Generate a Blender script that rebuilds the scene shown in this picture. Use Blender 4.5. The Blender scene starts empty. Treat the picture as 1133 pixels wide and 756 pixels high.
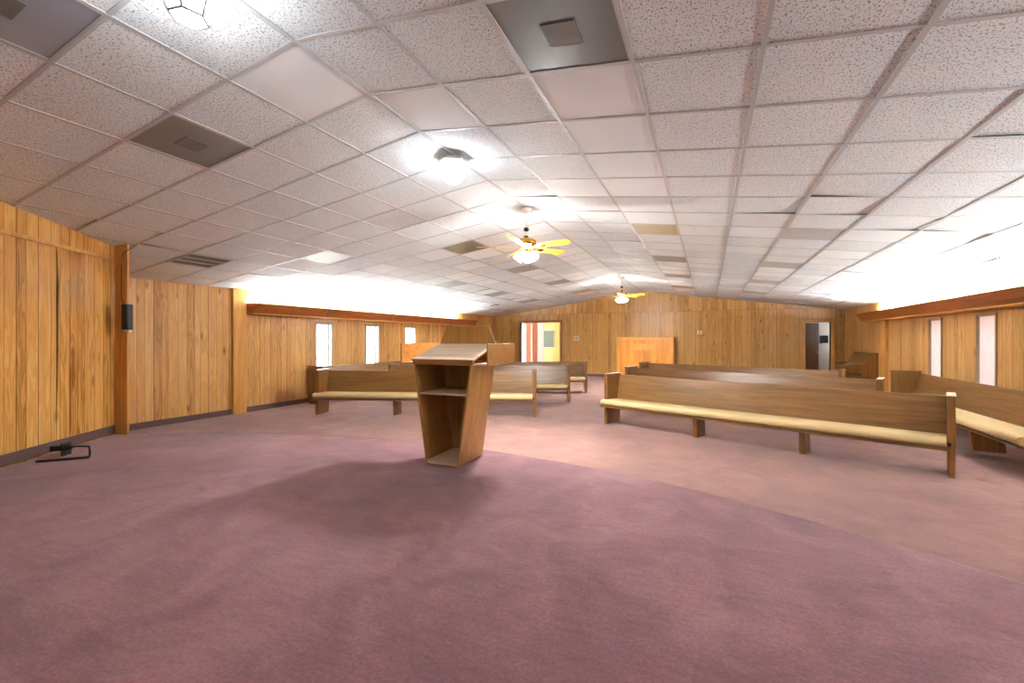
import bpy, bmesh, math, random
from mathutils import Vector, Matrix
C = bpy.context.scene.collection
R = random.Random(7)
PI = math.pi

# ------------------------------------------------------------------ measures (metres)
EYE = 1.42
XL, XR_, YB, YR = -8.2, 3.87, 16.5, -2.0          # walls left / right / back / behind camera
RX, RZ, SL, SR = -2.195, 3.1565, .1305, .1357     # ridge position and ceiling slopes
TP, TY = .6096, 1.787                             # ceiling tile pitch and row offset
STG = .25                                         # stage height
ACX, ACY, AR = -2.564, -3.05, 7.16                # stage front arc
def cz(x): return RZ - (SL*(RX-x) if x < RX else SR*(x-RX))

# ------------------------------------------------------------------ node helpers
def new_mat(name):
    m = bpy.data.materials.new(name); m.use_nodes = True
    nt = m.node_tree; b = nt.nodes['Principled BSDF']
    return m, nt, b
def N(nt, t, **kw):
    n = nt.nodes.new(t)
    for k, v in kw.items(): setattr(n, k, v)
    return n
def setin(n, **kw):
    for k, v in kw.items(): n.inputs[k.replace('_', ' ')].default_value = v
def srgb(r, g, b):
    f = lambda c: c/12.92 if c <= .04045 else ((c+.055)/1.055)**2.4
    return (f(r/255), f(g/255), f(b/255), 1)
def ramp(nt, stops, interp='LINEAR'):
    n = nt.nodes.new('ShaderNodeValToRGB'); cr = n.color_ramp; cr.interpolation = interp
    while len(cr.elements) < len(stops): cr.elements.new(.5)
    for e, (p, c) in zip(cr.elements, stops):
        e.position = p; e.color = c if len(c) == 4 else (*c, 1)
    return n
def mth(nt, op, a, b=None, c=None):
    n = nt.nodes.new('ShaderNodeMath'); n.operation = op
    for i, v in enumerate((a, b, c)):
        if v is None: continue
        if isinstance(v, (int, float)): n.inputs[i].default_value = v
        else: nt.links.new(v, n.inputs[i])
    return n.outputs[0]
def mix(nt, fac, a, b, mode='MIX'):
    n = nt.nodes.new('ShaderNodeMix'); n.data_type = 'RGBA'; n.blend_type = mode
    for sock, v in ((n.inputs[0], fac), (n.inputs[6], a), (n.inputs[7], b)):
        if isinstance(v, (int, float)): sock.default_value = v
        elif isinstance(v, tuple): sock.default_value = v
        else: nt.links.new(v, sock)
    return n.outputs[2]
def objcoord(nt): return N(nt, 'ShaderNodeTexCoord').outputs['Object']
def comb(nt, x, y, z):
    n = nt.nodes.new('ShaderNodeCombineXYZ')
    for i, v in enumerate((x, y, z)):
        if isinstance(v, (int, float)): n.inputs[i].default_value = v
        else: nt.links.new(v, n.inputs[i])
    return n.outputs[0]
def noise(nt, vec, scale, detail=3, rough=.5, dist=0):
    n = nt.nodes.new('ShaderNodeTexNoise'); setin(n, Scale=scale, Detail=detail, Roughness=rough, Distortion=dist)
    nt.links.new(vec, n.inputs['Vector']); return n.outputs['Fac']
def bump(nt, b, h, strength, dist):
    n = nt.nodes.new('ShaderNodeBump'); setin(n, Strength=strength, Distance=dist)
    nt.links.new(h, n.inputs['Height']); nt.links.new(n.outputs[0], b.inputs['Normal'])

def plain(name, col, rough=.5, metal=0, spec=.5, var=.06):
    m, nt, b = new_mat(name); co = objcoord(nt)
    f = noise(nt, co, 9, 3)
    d = tuple(c*(1-var) for c in col[:3])+(1,)
    e = tuple(min(1, c*(1+var)) for c in col[:3])+(1,)
    nt.links.new(mix(nt, f, d, e), b.inputs['Base Color'])
    setin(b, Roughness=rough, Metallic=metal); b.inputs['Specular IOR Level'].default_value = spec
    return m
def glow(name, col, s):
    m, nt, b = new_mat(name); setin(b, Base_Color=col, Roughness=.4)
    b.inputs['Emission Color'].default_value = col; b.inputs['Emission Strength'].default_value = s
    return m

def wood(name, dark, mid, light, axis='X', rough=.38, scale=1.0, contrast=1.0):
    """straight grained veneer, grain running along axis (object space)"""
    m, nt, b = new_mat(name); co = objcoord(nt)
    sp = N(nt, 'ShaderNodeSeparateXYZ'); nt.links.new(co, sp.inputs[0])
    a = {'X': 0, 'Y': 1, 'Z': 2}[axis]
    s = [14*scale]*3; s[a] = .9*scale
    v = comb(nt, *[mth(nt, 'MULTIPLY', sp.outputs[i], s[i]) for i in range(3)])
    g = noise(nt, v, 1.0, 5, .6, 1.2)
    s2 = [90*scale]*3; s2[a] = 2.5*scale
    v2 = comb(nt, *[mth(nt, 'MULTIPLY', sp.outputs[i], s2[i]) for i in range(3)])
    f = noise(nt, v2, 1.0, 2, .5, 0)
    rp = ramp(nt, [(.25, dark), (.5, mid), (.78, light)])
    nt.links.new(mth(nt, 'ADD', mth(nt, 'MULTIPLY', g, .72*contrast), mth(nt, 'MULTIPLY', f, .28)), rp.inputs[0])
    nt.links.new(rp.outputs[0], b.inputs['Base Color'])
    setin(b, Roughness=rough)
    bump(nt, b, f, .12, .002)
    return m

PLANKS = [0, .083, .19, .31, .395, .5, .583, .665, .79, .9]
def panelling(name, dark, mid, light, rough, offs=0.0, knots=.5, joint=2.41):
    m, nt, b = new_mat(name); co = objcoord(nt)
    sp = N(nt, 'ShaderNodeSeparateXYZ'); nt.links.new(co, sp.inputs[0])
    p = mth(nt, 'ADD', mth(nt, 'DIVIDE', sp.outputs[0], 1.2192), 40+offs)
    fr = mth(nt, 'FRACT', p); pid = mth(nt, 'FLOOR', p)
    up = mth(nt, 'GREATER_THAN', sp.outputs[2], joint)
    st = []
    for q in PLANKS: st += [(q, (1, 1, 1)), (q+.0055, (0, 0, 0))]
    gr = ramp(nt, st, 'CONSTANT'); nt.links.new(fr, gr.inputs[0])
    rr = random.Random(3)
    tr = ramp(nt, [(q, (v, v, v)) for q, v in zip(PLANKS, [.2, .75, .45, .95, .1, .6, .85, .3, .55, 1.0])], 'CONSTANT')
    nt.links.new(fr, tr.inputs[0])
    tone = tr.outputs[0]
    wn = N(nt, 'ShaderNodeTexWhiteNoise', noise_dimensions='1D')
    nt.links.new(mth(nt, 'ADD', mth(nt, 'ADD', mth(nt, 'MULTIPLY', pid, 3.7), mth(nt, 'MULTIPLY', tone, 13.1)), mth(nt, 'MULTIPLY', up, 57.3)), wn.inputs['W'])
    seed = mth(nt, 'MULTIPLY', wn.outputs['Value'], 37)
    # cathedral grain: distorted bands along the height of each plank
    v = comb(nt, mth(nt, 'ADD', mth(nt, 'MULTIPLY', sp.outputs[0], 11), seed), 0, mth(nt, 'ADD', mth(nt, 'MULTIPLY', sp.outputs[2], .8), seed))
    g = noise(nt, v, 1, 3, .5, 1.6)
    bands = mth(nt, 'FRACT', mth(nt, 'MULTIPLY', g, 5.0))
    bands = mth(nt, 'ABSOLUTE', mth(nt, 'SUBTRACT', bands, .5))
    v2 = comb(nt, mth(nt, 'MULTIPLY', sp.outputs[0], 160), 0, mth(nt, 'ADD', mth(nt, 'MULTIPLY', sp.outputs[2], 3), seed))
    f = noise(nt, v2, 1, 2)
    t = mth(nt, 'ADD', mth(nt, 'ADD', mth(nt, 'MULTIPLY', g, .45), mth(nt, 'MULTIPLY', bands, .44)),
            mth(nt, 'ADD', mth(nt, 'MULTIPLY', f, .12), mth(nt, 'MULTIPLY', wn.outputs['Value'], .26)))
    rp = ramp(nt, [(.22, dark), (.5, mid), (.82, light)]); nt.links.new(t, rp.inputs[0])
    # knots
    vk = comb(nt, mth(nt, 'ADD', mth(nt, 'MULTIPLY', sp.outputs[0], 4.5), seed), 0, mth(nt, 'ADD', mth(nt, 'MULTIPLY', sp.outputs[2], 1.7), seed))
    vo = N(nt, 'ShaderNodeTexVoronoi'); setin(vo, Scale=1.0); nt.links.new(vk, vo.inputs['Vector'])
    kr = ramp(nt, [(.05, (1, 1, 1)), (.17, (0, 0, 0))]); nt.links.new(vo.outputs['Distance'], kr.inputs[0])
    c = mix(nt, mth(nt, 'MULTIPLY', kr.outputs[0], knots), rp.outputs[0], srgb(88, 52, 22))
    c = mix(nt, mth(nt, 'MULTIPLY', gr.outputs[0], .8), c, srgb(70, 38, 12))
    nt.links.new(c, b.inputs['Base Color'])
    setin(b, Roughness=rough); b.inputs['Specular IOR Level'].default_value = .45
    bump(nt, b, mth(nt, 'SUBTRACT', mth(nt, 'MULTIPLY', f, .05), gr.outputs[0]), .5, .004)
    return m

def carpet(name, cd, cm, cl):
    m, nt, b = new_mat(name)
    g = N(nt, 'ShaderNodeNewGeometry'); co = g.outputs['Position']
    big = noise(nt, co, .55, 4, .55, .6); midn = noise(nt, co, 2.3, 5, .6, 1.0); fine = noise(nt, co, 60, 4, .75)
    sp = N(nt, 'ShaderNodeSeparateXYZ'); nt.links.new(co, sp.inputs[0])
    st = comb(nt, mth(nt, 'MULTIPLY', sp.outputs[0], 6), mth(nt, 'MULTIPLY', sp.outputs[1], 30), 0)
    streak = noise(nt, st, 1, 3, .6)
    rp = ramp(nt, [(.40, cd), (.545, cm), (.68, cl)])
    t = mth(nt, 'ADD', mth(nt, 'ADD', mth(nt, 'MULTIPLY', big, .34), mth(nt, 'MULTIPLY', midn, .28)), mth(nt, 'ADD', mth(nt, 'MULTIPLY', fine, .34), mth(nt, 'MULTIPLY', streak, .12)))
    nt.links.new(t, rp.inputs[0])
    # worn and stained spots
    v2 = comb(nt, sp.outputs[0], mth(nt, 'MULTIPLY', sp.outputs[1], 2.2), 0)
    stn = noise(nt, v2, 1.7, 4, .6, .8)
    sr = ramp(nt, [(.62, (0, 0, 0)), (.72, (1, 1, 1))]); nt.links.new(stn, sr.inputs[0])
    c = mix(nt, mth(nt, 'MULTIPLY', sr.outputs[0], .5), rp.outputs[0], srgb(104, 68, 70))
    nt.links.new(c, b.inputs['Base Color'])
    setin(b, Roughness=.95); b.inputs['Specular IOR Level'].default_value = .1
    b.inputs['Sheen Weight'].default_value = .15
    bump(nt, b, mth(nt, 'ADD', fine, mth(nt, 'MULTIPLY', midn, 3)), .35, .01)
    return m

def tile(name, col, holes):
    m, nt, b = new_mat(name)
    g = N(nt, 'ShaderNodeNewGeometry'); co = g.outputs['Position']
    blot = noise(nt, co, 2.2, 4, .6)
    c = mix(nt, blot, tuple(x*.93 for x in col[:3])+(1,), col)
    if holes:
        sp = N(nt, 'ShaderNodeSeparateXYZ'); nt.links.new(co, sp.inputs[0])
        v = comb(nt, mth(nt, 'MULTIPLY', sp.outputs[0], 125), mth(nt, 'MULTIPLY', sp.outputs[1], 80), 0)
        n1 = noise(nt, v, 1, 2, .6, .5)
        r1 = ramp(nt, [(.565, (0, 0, 0)), (.61, (1, 1, 1))]); nt.links.new(n1, r1.inputs[0])
        c = mix(nt, mth(nt, 'MULTIPLY', r1.outputs[0], .75), c, srgb(86, 78, 74))
        bump(nt, b, mth(nt, 'MULTIPLY', r1.outputs[0], -1), .4, .003)
    nt.links.new(c, b.inputs['Base Color']); setin(b, Roughness=.9); b.inputs['Specular IOR Level'].default_value = .2
    return m

def perforated(name, col, rough=.35, metal=.55):
    m, nt, b = new_mat(name); co = objcoord(nt)
    vo = N(nt, 'ShaderNodeTexVoronoi'); vo.inputs['Randomness'].default_value = 0; setin(vo, Scale=140)
    nt.links.new(co, vo.inputs['Vector'])
    r = ramp(nt, [(.3, (1, 1, 1)), (.42, (0, 0, 0))]); nt.links.new(vo.outputs['Distance'], r.inputs[0])
    bl = noise(nt, co, 5, 3)
    base = mix(nt, bl, tuple(x*.85 for x in col[:3])+(1,), col)
    nt.links.new(mix(nt, mth(nt, 'MULTIPLY', r.outputs[0], .6), base, (.03, .03, .03, 1)), b.inputs['Base Color'])
    setin(b, Roughness=rough, Metallic=metal)
    return m

M = {}
M['panel_near'] = panelling('honey_panelling', srgb(142, 92, 36), srgb(198, 146, 74), srgb(222, 176, 106), .22, .2, .45)
M['panel'] = panelling('knotty_panelling', srgb(142, 98, 48), srgb(194, 146, 84), srgb(214, 172, 112), .34, .55, .75)
M['panel_back'] = panelling('amber_knotty_panelling', srgb(126, 86, 32), srgb(172, 128, 62), srgb(194, 152, 88), .36, .1, .75)
M['panel_room'] = panelling('yellow_panelling', srgb(150, 106, 34), srgb(186, 140, 56), srgb(204, 164, 80), .4, .3, .4)
M['carpet'] = carpet('mauve_carpet', srgb(98, 67, 75), srgb(128, 90, 96), srgb(156, 115, 117))
M['carpet_low'] = carpet('peach_carpet', srgb(106, 76, 72), srgb(130, 96, 89), srgb(154, 118, 106))
M['tile'] = tile('pitted_ceiling_tile', srgb(227, 233, 236), True)
M['tile_smooth'] = tile('smooth_ceiling_tile', srgb(230, 234, 236), False)
M['tbar'] = plain('ceiling_bar_enamel', srgb(184, 186, 186), .5, 0, .3, .08)
M['shell'] = plain('plenum_dark', srgb(60, 56, 52), .9)
M['plaster'] = plain('painted_plaster', srgb(220, 212, 200), .8)
M['base'] = plain('plum_vinyl_baseboard', srgb(92, 68, 66), .5)
M['trim'] = wood('honey_trim', srgb(150, 100, 40), srgb(196, 142, 70), srgb(216, 168, 96), 'Z')
M['joint'] = plain('joint_strip', srgb(150, 100, 44), .5)
M['pew_x'] = wood('pew_oak_lengthwise', srgb(80, 53, 24), srgb(120, 84, 42), srgb(148, 108, 60), 'X', .33)
M['pew_z'] = wood('pew_oak_upright', srgb(82, 53, 22), srgb(124, 86, 42), srgb(150, 109, 60), 'Z', .33)
M['lec_z'] = wood('lectern_veneer_upright', srgb(132, 94, 46), srgb(170, 128, 68), srgb(192, 152, 90), 'Z', .36)
M['lec_x'] = wood('lectern_veneer_level', srgb(132, 94, 46), srgb(170, 128, 68), srgb(192, 152, 90), 'X', .36)
M['lec_wing_lit'] = wood('bounce_light_orange_veneer', srgb(176, 106, 36), srgb(214, 142, 62), srgb(230, 166, 84), 'X', .4)  # wing inner face: bounced light painted in as a brighter orange
M['lec_top'] = wood('worn_desk_top', srgb(184, 158, 130), srgb(208, 184, 156), srgb(222, 202, 178), 'X', .45)
M['orange_ply'] = wood('orange_plywood', srgb(150, 86, 20), srgb(206, 134, 48), srgb(228, 164, 76), 'Z', .35, .45, 1.25)
M['orange_trim'] = wood('orange_trim', srgb(190, 124, 44), srgb(222, 160, 72), srgb(238, 188, 104), 'Z', .4)
M['valance'] = wood('red_brown_valance', srgb(104, 52, 18), srgb(150, 84, 36), srgb(180, 112, 58), 'Y', .35)
M['door_brown'] = wood('dark_door_wood', srgb(84, 52, 24), srgb(124, 84, 40), srgb(150, 106, 58), 'Z', .35)
M['frame_brown'] = wood('brown_door_frame', srgb(80, 46, 16), srgb(122, 78, 34), srgb(150, 100, 50), 'Z', .4)
M['piano'] = wood('walnut_piano_case', srgb(78, 48, 20), srgb(118, 78, 36), srgb(146, 102, 54), 'Z', .3)
M['fabric'] = plain('cream_upholstery', srgb(196, 174, 128), .85, 0, .2, .07)
M['black'] = plain('black_plastic', srgb(18, 18, 18), .45)
M['steel'] = plain('satin_steel', srgb(190, 190, 190), .3, 1)
M['lead'] = plain('grey_cast_metal', srgb(170, 170, 168), .6, 0)
M['brass'] = plain('polished_brass', srgb(200, 150, 70), .25, 1)
M['blade'] = wood('golden_oak_blade', srgb(210, 140, 40), srgb(240, 176, 66), srgb(250, 200, 100), 'X', .35)
M['white'] = plain('white_enamel', srgb(232, 230, 226), .4)
M['keys'] = plain('ivory_keys', srgb(225, 218, 200), .35)
M['beige'] = plain('beige_plastic', srgb(214, 196, 150), .5)
M['gray_dev'] = plain('grey_device_plastic', srgb(150, 148, 144), .5)
M['sticker'] = plain('orange_sticker', srgb(215, 120, 40), .6)
M['chalk'] = plain('green_chalkboard', srgb(70, 84, 70), .6)
M['pinkdoor'] = wood('salmon_fold_door', srgb(196, 120, 92), srgb(218, 150, 124), srgb(232, 180, 158), 'Z', .5, .7)
M['palepink'] = plain('pale_pink_panel', srgb(226, 190, 178), .6)
M['alu'] = plain('grey_window_metal', srgb(150, 140, 128), .45, .3)
M['pinkblind'] = None
M['dif_dark'] = perforated('dark_perforated_metal', srgb(104, 106, 108))
M['dif_blue'] = perforated('bluish_perforated_metal', srgb(168, 178, 192), .4, .25)
M['dif_grey'] = perforated('grey_perforated_metal', srgb(158, 160, 158), .5, .08)
M['dif_tan'] = plain('tan_stained_panel', srgb(186, 168, 130), .6)
M['dif_light'] = plain('pale_grey_panel', srgb(180, 180, 178), .6)
M['plate'] = plain('dull_grey_plate', srgb(122, 118, 112), .7, 0, .2)
M['louver'] = plain('taupe_louver_metal', srgb(120, 108, 96), .5, .3)
M['lamp_warm'] = glow('lit_warm_glass', (.95, .96, .94, 1), 58)
M['bulb'] = glow('lit_bulb', (.96, .97, .95, 1), 1550)
M['lamp_cool'] = glow('lit_frosted_glass', (.86, .94, 1, 1), 19)
M['tube'] = glow('lit_fluorescent_tube', (.82, .92, 1, 1), 150)
def glass(name, rough):
    m = bpy.data.materials.new(name); m.use_nodes = True; nt = m.node_tree; b = nt.nodes['Principled BSDF']
    setin(b, Base_Color=(1, 1, 1, 1), Roughness=rough, IOR=1.05); b.inputs['Transmission Weight'].default_value = 1
    b.inputs['Specular IOR Level'].default_value = .2
    n = N(nt, 'ShaderNodeTexCoord'); x = N(nt, 'ShaderNodeTexNoise'); setin(x, Scale=4.0)
    nt.links.new(n.outputs['Object'], x.inputs['Vector'])
    nt.links.new(mix(nt, x.outputs['Fac'], (.97, .98, 1, 1), (1, 1, 1, 1)), b.inputs['Base Color'])
    return m
M['glass'] = glass('window_glass', .0)
def blind():
    m, nt, b = new_mat('pink_frosted_film'); co = objcoord(nt)
    f = noise(nt, co, 7, 4, .6)
    c = mix(nt, f, srgb(226, 208, 206), srgb(244, 234, 232))
    d = N(nt, 'ShaderNodeBsdfDiffuse'); t = N(nt, 'ShaderNodeBsdfTranslucent'); a = N(nt, 'ShaderNodeMixShader')
    nt.links.new(c, d.inputs[0]); nt.links.new(c, t.inputs[0]); a.inputs[0].default_value = .12
    nt.links.new(d.outputs[0], a.inputs[1]); nt.links.new(t.outputs[0], a.inputs[2])
    nt.links.new(a.outputs[0], nt.nodes['Material Output'].inputs[0]); return m
M['film'] = blind()

# ------------------------------------------------------------------ mesh helpers
class MB:
    def __init__(s): s.v = []; s.f = []; s.mi = []; s.sm = []
    def add(s, vs, fs, T=None, mi=0, smooth=False):
        o = len(s.v)
        s.v += [tuple(T @ Vector(q)) if T is not None else tuple(q) for q in vs]
        for f in fs: s.f.append([i+o for i in f]); s.mi.append(mi); s.sm.append(smooth)
        return s
    def box(s, a, b, T=None, mi=0):
        (x0, y0, z0), (x1, y1, z1) = a, b
        vs = [(x0, y0, z0), (x1, y0, z0), (x1, y1, z0), (x0, y1, z0), (x0, y0, z1), (x1, y0, z1), (x1, y1, z1), (x0, y1, z1)]
        return s.add(vs, [(0, 3, 2, 1), (4, 5, 6, 7), (0, 1, 5, 4), (1, 2, 6, 5), (2, 3, 7, 6), (3, 0, 4, 7)], T, mi)
    def hexa(s, p, T=None, mi=0):   # 8 points: bottom ring then top ring
        return s.add(p, [(0, 3, 2, 1), (4, 5, 6, 7), (0, 1, 5, 4), (1, 2, 6, 5), (2, 3, 7, 6), (3, 0, 4, 7)], T, mi)
    def prism(s, poly, ax, a, b, T=None, mi=0, smooth=False):
        """poly: 2d points in the plane perpendicular to ax; extruded from a to b"""
        def pt(p, t): return {'X': (t, p[0], p[1]), 'Y': (p[0], t, p[1]), 'Z': (p[0], p[1], t)}[ax]
        n = len(poly); vs = [pt(p, a) for p in poly]+[pt(p, b) for p in poly]
        o = len(s.v)
        s.add(vs, [tuple(range(n))[::-1], tuple(range(n, 2*n))], T, mi)
        s.v = s.v[:o+2*n]
        for i in range(n):
            j = (i+1) % n; s.f.append([o+i, o+j, o+n+j, o+n+i]); s.mi.append(mi); s.sm.append(smooth)
        return s
    def tube(s, pts, r, n=10, T=None, mi=0):
        P = [Vector(p) for p in pts]; rings = []
        rr = r if isinstance(r, (list, tuple)) else [r]*len(P)
        vs = []; up = Vector((0, 0, 1))
        for i, p in enumerate(P):
            d = (P[min(i+1, len(P)-1)]-P[max(i-1, 0)]).normalized()
            a = d.cross(up if abs(d.z) < .95 else Vector((1, 0, 0))).normalized(); b = d.cross(a)
            for k in range(n):
                t = 2*PI*k/n; vs.append(p+a*rr[i]*math.cos(t)+b*rr[i]*math.sin(t))
        fs = []
        for i in range(len(P)-1):
            for k in range(n): fs.append((i*n+k, i*n+(k+1) % n, (i+1)*n+(k+1) % n, (i+1)*n+k))
        s.add(vs, fs, T, mi, True)
        o = len(s.v)-len(vs)
        s.f.append([o+k for k in range(n)][::-1]); s.mi.append(mi); s.sm.append(False)
        s.f.append([o+(len(P)-1)*n+k for k in range(n)]); s.mi.append(mi); s.sm.append(False)
        return s
    def lathe(s, prof, n=24, T=None, mi=0, smooth=True):
        vs = []; fs = []
        for r, z in prof:
            for k in range(n):
                t = 2*PI*k/n; vs.append((max(r, 1e-4)*math.cos(t), max(r, 1e-4)*math.sin(t), z))
        for i in range(len(prof)-1):
            for k in range(n): fs.append((i*n+k, i*n+(k+1) % n, (i+1)*n+(k+1) % n, (i+1)*n+k))
        return s.add(vs, fs, T, mi, smooth)
    def build(s, name, mats, parent=None, bevel=0, loc=None, rotz=0, fix=True):
        me = bpy.data.meshes.new(name); me.from_pydata(s.v, [], s.f)
        for m in (mats if isinstance(mats, (list, tuple)) else [mats]): me.materials.append(m)
        for p, i, q in zip(me.polygons, s.mi, s.sm): p.material_index = i; p.use_smooth = q
        if fix:
            b = bmesh.new(); b.from_mesh(me); bmesh.ops.recalc_face_normals(b, faces=b.faces); b.to_mesh(me); b.free()
        me.update()
        o = bpy.data.objects.new(name, me); C.objects.link(o)
        if loc: o.location = loc
        o.rotation_euler = (0, 0, rotz)
        if parent: o.parent = parent
        if bevel:
            md = o.modifiers.new('bevel', 'BEVEL'); md.width = bevel; md.segments = 2; md.limit_method = 'ANGLE'
        return o
def struct(o): o['kind'] = 'structure'; return o
def tag(o, label, cat, group=None):
    o['label'] = label; o['category'] = cat
    if group: o['group'] = group
    return o
def empty(name, label, cat, loc=(0, 0, 0), rotz=0, group=None):
    o = bpy.data.objects.new(name, None); C.objects.link(o); o.location = loc; o.rotation_euler = (0, 0, rotz)
    o.empty_display_size = .1
    return tag(o, label, cat, group)
def dup(root, label, loc, rotz, group=None):
    def cp(o, par):
        c = o.copy(); C.objects.link(c); c.parent = par
        for ch in o.children: cp(ch, c)
        return c
    r = root.copy(); C.objects.link(r); r.location = loc; r.rotation_euler = (0, 0, rotz); r['label'] = label
    if group: r['group'] = group
    for ch in root.children: cp(ch, r)
    return r
def Tm(loc, rz=0, rx=0, ry=0): return Matrix.Translation(loc) @ Matrix.Rotation(rz, 4, 'Z') @ Matrix.Rotation(ry, 4, 'Y') @ Matrix.Rotation(rx, 4, 'X')

# ------------------------------------------------------------------ setting: floor, stage
def arc_pts(a0, a1, n, r=AR): return [(ACX+r*math.cos(a0+(a1-a0)*i/n), ACY+r*math.sin(a0+(a1-a0)*i/n)) for i in range(n+1)]
struct(MB().box((XL-.3, YR-.3, -.1), (XR_+.8, YB+5.2, 0)).build('floor', M['carpet_low']))
aL = math.atan2(2.955-ACY, -6.54-ACX); aR = math.atan2(.33-ACY, XR_-ACX)
front = arc_pts(aR, aL, 72)
poly = [(XR_, YR)] + front + [(-6.62, 2.86), (-3.35, YR)]
st = MB()
# rounded carpet nosing along the arc, then the top
prof = [(0, 0), (0, STG-.03), (-.004, STG-.014), (-.014, STG-.004), (-.03, STG)]
rings = []
for dr, z in prof: rings.append([(x, y, z) for x, y in arc_pts(aR, aL, 72, AR+dr)])
n = 73; vs = [p for r in rings for p in r]; fs = []
for i in range(len(prof)-1):
    for k in range(n-1): fs.append((i*n+k, i*n+k+1, (i+1)*n+k+1, (i+1)*n+k))
st.add(vs, fs, None, 0, True)
top = [(XR_, YR, STG)] + rings[-1] + [(-6.62, 2.86, STG), (-3.35, YR, STG)]
st.add(top, [tuple(range(len(top)))])
stage = struct(st.build('floor_stage', M['carpet'], fix=True))

# ------------------------------------------------------------------ setting: ceiling
PAN = {}   # filled below: (i, j) of the tiles replaced by panels
PANELS = [(-2, -2), (-3, 0), (2, 0), (-8, 3), (-6, 5), (-3, 7), (-3, 11), (-3, 15), (-3, 19), (-6, 11), (-6, 15), (-6, 19),
          (2, 7), (2, 11), (2, 15), (2, 19), (5, 7), (5, 11), (5, 15), (5, 19)]
ce = MB()
for i in range(-10, 10):
    for j in range(-6, 25):
        if (i, j) in PANELS: continue
        x0, x1 = max(RX+i*TP, XL-.02), min(RX+(i+1)*TP, XR_+.02)
        y0, y1 = TY+j*TP, min(TY+(j+1)*TP, YB+.02)
        if y1-y0 < .05: continue
        g = .004
        sag = R.uniform(0, .004) if R.random() < .75 else R.uniform(.003, .008)
        if i >= 2: sag *= .35
        lift = [R.uniform(0, .003) for _ in range(4)]
        if R.random() < .12: lift[R.randrange(4)] = R.uniform(.006, .018)
        if (i, j) in ((6, 2), (6, 1)): lift = [.002, .003, .014, .010]
        if (i, j) in ((8, 9), (8, 12), (8, 14), (8, 17), (8, 20)): lift = [.0, .018, .012, .0]
        vs = []; fs = []; q = 6
        for a in range(q+1):
            for b in range(q+1):
                u, v = a/q, b/q
                x = x0+g+(x1-x0-2*g)*u; y = y0+g+(y1-y0-2*g)*v
                z = cz(x)+.0035 + (lift[0]*(1-u)*(1-v)+lift[1]*u*(1-v)+lift[2]*u*v+lift[3]*(1-u)*v) - sag*16*u*(1-u)*v*(1-v)*.9
                vs.append((x, y, z))
        for a in range(q):
            for b in range(q):
                k = a*(q+1)+b; fs.append((k, k+1, k+q+2, k+q+1))
        smooth = 1 if (i == 2 and j >= 1) or (i in (0, 1, -1) and R.random() < .25) or (j > 6 and R.random() < .35) else 0
        ce.add(vs, fs, None, smooth, True)
struct(ce.build('ceiling', [M['tile'], M['tile_smooth']], fix=False))
gb = MB(); hw = .012
for i in range(-9, 10):
    x = RX+i*TP; z = cz(x)+.0004
    if i == 0:
        gb.hexa([(x-.016, YR, z-.016*SL-.002), (x, YR, z-.002), (x, YR, z+.03), (x-.016, YR, z+.02), (x-.016, YB, z-.016*SL-.002), (x, YB, z-.002), (x, YB, z+.03), (x-.016, YB, z+.02)])
        gb.hexa([(x, YR, z-.002), (x+.016, YR, z-.016*SR-.002), (x+.016, YR, z+.02), (x, YR, z+.03), (x, YB, z-.002), (x+.016, YB, z-.016*SR-.002), (x+.016, YB, z+.02), (x, YB, z+.03)])
        continue
    s = SL if i < 0 else -SR
    gb.hexa([(x-hw, YR, z-hw*s), (x+hw, YR, z+hw*s), (x+hw, YR, z+hw*s+.004), (x-hw, YR, z-hw*s+.004),
             (x-hw, YB, z-hw*s), (x+hw, YB, z+hw*s), (x+hw, YB, z+hw*s+.004), (x-hw, YB, z-hw*s+.004)])
for j in range(-6, 25):
    y = TY+j*TP
    if y > YB: continue
    for xa, xb in ((XL, RX), (RX, XR_)):
        za, zb = cz(xa)+.0008, cz(xb)+.0008
        gb.hexa([(xa, y-hw, za), (xb, y-hw, zb), (xb, y+hw, zb), (xa, y+hw, za), (xa, y-hw, za+.004), (xb, y-hw, zb+.004), (xb, y+hw, zb+.004), (xa, y+hw, za+.004)])
struct(gb.build('trim_ceiling_grid', M['tbar']))
sh = MB()
for xa, xb in ((XL-.3, RX), (RX, XR_+.3)):
    sh.hexa([(xa, YR-.3, cz(xa)+.08), (xb, YR-.3, cz(xb)+.08), (xb, YB+.3, cz(xb)+.08), (xa, YB+.3, cz(xa)+.08),
             (xa, YR-.3, cz(xa)+.14), (xb, YR-.3, cz(xb)+.14), (xb, YB+.3, cz(xb)+.14), (xa, YB+.3, cz(xa)+.14)])
struct(sh.build('ceiling_deck', M['shell']))

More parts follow.
